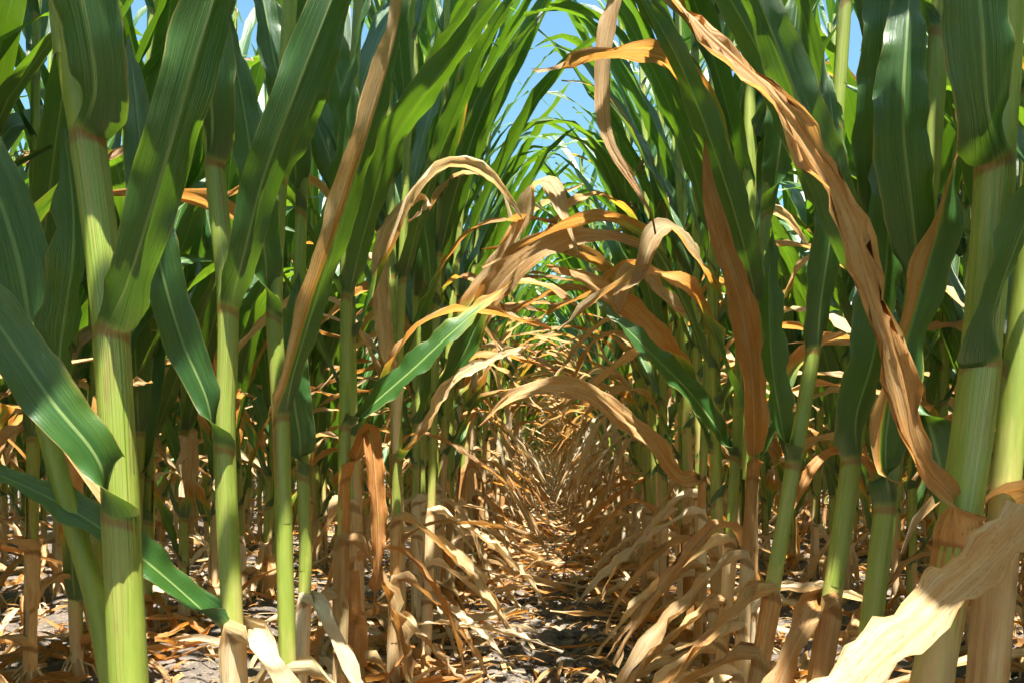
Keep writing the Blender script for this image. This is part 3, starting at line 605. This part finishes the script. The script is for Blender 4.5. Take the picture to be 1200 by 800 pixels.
# ---- dead leaves arching over the furrow
hero('corn stalk by the furrow sending a brown leaf with yellow base arching across it', [(500, 760), (504, 640), (508, 500), (512, 350), (520, 150)], 1.85, 0.0114, [
    dict(py=470, o=(.9, -.4), path=[(545, 410, 1.80), (578, 345, 1.74), (625, 298, 1.70), (690, 276, 1.68), (740, 284, 1.67), (778, 300, 1.66)], W=.078, n=[(-.6, -.75, .3), (-.4, -.85, .3), (-.1, -.9, .4), (.1, -.85, .5), (.1, -.95, .2)], curl=.7, dry=('tip', .22, .5, .70), wave=(.006, 4), crumple=.001, label='brown leaf arching across the furrow from a yellowing base'),
    dict(py=420, o=(.8, -.5), path=[(550, 355, 1.82), (590, 300, 1.78), (612, 262, 1.75), (626, 218, 1.72), (642, 214, 1.69), (660, 250, 1.66), (676, 300, 1.64)], W=.072, n=[(-.6, -.6, .5), (-.5, -.7, .5), (-.2, -.6, .7), (.5, -.7, .3)], curl=1.0, dry=('tip', .05, .4, .8), crumple=.0015, label='folded dead leaf bent over like a hook'),
    dict(py=300, o=(.6, -.8), path=[(535, 220, 1.82), (570, 120, 1.8), (610, 50, 1.78), (640, 10, 1.8)], W=0.056, n=[(-.6, .5, .5)], curl=.6),
    dict(py=360, o=(-.7, -.7), path=[(500, 280, 1.82), (480, 160, 1.8), (470, 40, 1.8)], W=0.060, n=[(.6, -.6, .4)], curl=.5),
  ], zd=.45, low=[(.38, 0, .6, .036, .5, 2.1), (.25, 10, .5, .032, .5, 2.2), (.16, -30, .4, .032, .6, 1.9)])
hero('corn stalk with a bleached curled leaf standing on end beside it', [(462, 780), (464, 640), (466, 500), (470, 350), (478, 150)], 1.60, 0.0114, [
    dict(py=450, o=(-.6, -.8), path=[(452, 400, 1.55), (446, 330, 1.53), (449, 285, 1.52), (466, 252, 1.51), (494, 232, 1.50), (500, 240, 1.48), (478, 262, 1.47)], W=.040, n=[(.4, -.9, .1), (.2, -1, 0), (.2, -1, .1), (.4, -.6, .7), (.6, .4, .6)], curl=1.6, dry=('all', 1.0), crumple=.0025, wave=(.006, 6), rough=.2, label='bleached curled dead leaf'),
    dict(py=330, o=(.7, -.7), path=[(495, 240, 1.56), (535, 130, 1.53), (580, 30, 1.52), (630, -40, 1.55)], W=0.060, n=[(-.7, .3, .6)], curl=.6),
    dict(py=540, o=(.8, -.6), path=[(500, 500, 1.55), (530, 450, 1.52), (570, 425, 1.50), (612, 408, 1.49), (640, 400, 1.48)], W=.042, n=[(-.6, -.5, .5), (-.3, -.6, .7)], curl=1.6, dry=('tip', .0, .3, .9), crumple=.002),
  ], zd=.45, low=[(.38, 0, .55, .036, .5, 2.2), (.25, 20, .5, .032, .5, 2.3), (.16, -30, .4, .032, .6, 2.0)])
hero('corn stalk of the shaded row sending a grey brown leaf down across the tunnel', [(818, 740), (822, 600), (828, 450), (835, 300), (842, 120)], 1.80, 0.0114, [
    dict(py=560, o=(-.9, -.4), path=[(795, 560, 1.75), (765, 520, 1.72), (725, 490, 1.70), (690, 462, 1.68), (650, 452, 1.66), (600, 465, 1.65), (560, 500, 1.65)], W=.062, n=[(.4, -.8, .5), (.3, -.85, .5), (0, -.8, .6)], curl=1.1, dry=('all', .80), crumple=.0015),
    dict(py=470, o=(-.85, -.5), path=[(795, 430, 1.75), (760, 385, 1.72), (720, 350, 1.70), (680, 325, 1.68), (640, 312, 1.67)], W=.080, n=[(.5, -.8, .35), (.4, -.85, .4)], curl=.7, dry=('tip', .1, .45, .72), crumple=.001),
    dict(py=390, o=(-.7, -.7), path=[(790, 360, 1.75), (755, 325, 1.72), (742, 318, 1.70), (728, 345, 1.69), (718, 385, 1.68)], W=.072, n=[(.4, -.6, .7), (.1, -.6, .8), (-.6, -.7, .2)], curl=.9, dry=('tip', .05, .35, .8), crumple=.0015),
    dict(py=280, o=(-.6, -.8), path=[(810, 190, 1.76), (770, 90, 1.74), (720, 0, 1.73), (660, -60, 1.75)], W=0.056, n=[(.6, .4, .6)], curl=.6),
  ], zd=.5, low=[(.38, 180, .6, .036, .5, 2.1), (.25, 190, .5, .032, .5, 2.2), (.16, 150, .4, .032, .6, 1.9)])
# bare leaning green shoot by the thick stalk
def shoot():
    d = 0.80; pts = spline([P(124, 760, d), P(112, 700, d), P(88, 620, d), (P(66, 545, d)), P(48, 470, d), P(40, 380, d)], 24)
    dn = norm(pts[0] - pts[1]); foot = pts[0] + dn * ((pts[0][2] + 0.03) / -dn[2]); pts = np.concatenate([spline([foot, pts[0]], 10)[:-1], pts])
    base = foot.copy(); base[2] = float(ground_z(foot[0], foot[1]))
    e = add('corn_shoot', None, None, 'bare green side shoot leaning away from the foot of the thick stalk', 'corn shoot', loc=tuple(base))
    z = pts[:, 2]; g = tube(pts, np.interp(z, [0, .25, .6], [.009, .012, .009]), 12, np.interp(z, [0, .22, .3], [.9, .55, .2])); g.v = g.v - base
    add('stalk', to_mesh('stalk', g, M_STALK), e)
    for (i, paths, W, n) in ((28, [(20, 300, .8), (-20, 180, .8), (-60, 80, .82)], .06, (.5, -.8, .2)), (24, [(70, 400, .78), (85, 280, .77), (75, 150, .78)], .06, (-.3, -.9, .2))):
        c = spline([pts[i]] + [P(*q) for q in paths], 20); s = np.linspace(0, 1, 20); L = .4
        g = sweep_leaf(c, np.tile(norm(np.array(n, float)), (20, 1)), blade_width(s, W), np.full(20, .7), s * L + .05, s, dry_fn(('green', .1)), 9); g.v = g.v - base
        add('leaf', to_mesh('leaf', g, M_LEAF), e)
shoot()

# ------------------------------------------------------------------ fallen leaves
def fallen_geo():
    L = U(.20, .58); n = 14; s = np.linspace(0, 1, n); a = U(-.35, .35)
    ang = a * s + .10 * np.sin(s * U(3, 7) + U(0, 6)); dx = np.stack([np.cos(ang), np.sin(ang)], 1) * L / (n - 1)
    xy = np.concatenate([[[0, 0]], np.cumsum(dx, 0)[:-1]]); z = 0.018 + 0.010 * (1 + np.sin(s * U(4, 9) + U(0, 6)))
    roll = U(-1.6, 1.6) * s + U(-.5, .5); nn = np.stack([np.sin(roll) * 0, np.sin(roll), np.cos(roll)], 1)
    w = U(.016, .044) * (0.45 + .55 * np.sin(np.pi * np.clip(s * .9 + .08, 0, 1))) ; c = np.stack([xy[:, 0] - L / 2, xy[:, 1], z], 1)
    return sweep_leaf(c, nn, w, np.full(n, U(.6, 3.0)), s * L + .13, s, dry_fn(('all', U(.62, 1.1))), 7, (U(.001, .004), U(2, 6)), U(.001, .0025), .3)
fmesh = [to_mesh('fallen_leaf', fallen_geo(), M_LEAF) for _ in range(26)]
spots = []
for _ in range(290):
    d = 1.2 + 5.0 * rng.random() ** 1.5; k = rng.random()
    x = rng.choice([-1, 1]) * (0.20 + abs(rng.normal(0, .13))) if k < .45 else (U(-2.0, 2.0) if k < .95 else rng.normal(0, .12))
    if abs(x) < .26 and d < 3.0: x = math.copysign(U(.3, .6), x)
    spots.append((x, d))
for (x, y) in spots:
    o = add('fallen_leaf', fmesh[int(rng.integers(0, len(fmesh)))], None, 'curled tan dead leaf fallen on the soil at the foot of the stalks', 'dead leaf', 'fallen dead leaves on the soil',
            loc=(x, y, float(ground_z(x, y)) - 0.004))
    o.rotation_euler = (rng.normal(0, .14), rng.normal(0, .14), U(0, 6.3)); s = U(.8, 1.15); o.scale = (s, s, s)
# chaff and matted leaves past counting
ch = []
fg = [fallen_geo() for _ in range(24)]
for _ in range(1900):
    d = 1.3 + 13 * rng.random() ** 1.5; k = rng.random()
    x = rng.choice([-1, 1]) * (0.17 + abs(rng.normal(0, .14))) if k < .3 else (rng.normal(0, .2) if k < .42 and d > 3.2 else U(-.25, .25) * d + rng.choice([-1, 1]) * U(.3, 2.2))
    sc_ = U(.5, 1.1)
    if abs(x) < .28 and d < 2.7: continue
    ch.append(moved(fg[int(rng.integers(0, 24))], Matrix.Translation((x, d, float(ground_z(x, d)) + U(-.004, .02))) @ Matrix.Rotation(U(0, 6.3), 4, 'Z') @ Matrix.Rotation(rng.normal(0, .3), 4, 'Y') @ Matrix.Scale(sc_, 4), U(0, 1)))
for _ in range(7500):
    d = 0.9 + 9 * rng.random() ** 1.6; x = U(-2.2, 2.2) if rng.random() < .6 else rng.choice([-1, 1]) * abs(rng.normal(.24, .12))
    L, w = U(.02, .12), U(.004, .017); a = U(0, 6.3); n = 4; s = np.linspace(-.5, .5, n)
    z0 = float(ground_z(x, d)) + U(.006, .02); tl = rng.normal(0, .22)
    c = np.stack([x + np.cos(a) * s * L, d + np.sin(a) * s * L, z0 + tl * s * L + .006 * np.cos(s * 4)], 1)
    nn = np.tile([[rng.normal(0, .35), rng.normal(0, .35), 1.0]], (n, 1))
    ch.append(sweep_leaf(c, nn, w * (1.1 - 1.2 * np.abs(s)), np.full(n, U(.3, 2.5)), np.full(n, .3), s + .5, dry_fn(('all', U(.6, 1.0))), 3, (0, 1)))
add('leaf_litter', to_mesh('leaf_litter', join(ch), M_LEAF), kind='stuff', label='scattered shreds of dry corn leaf over the soil', cat='leaf litter')
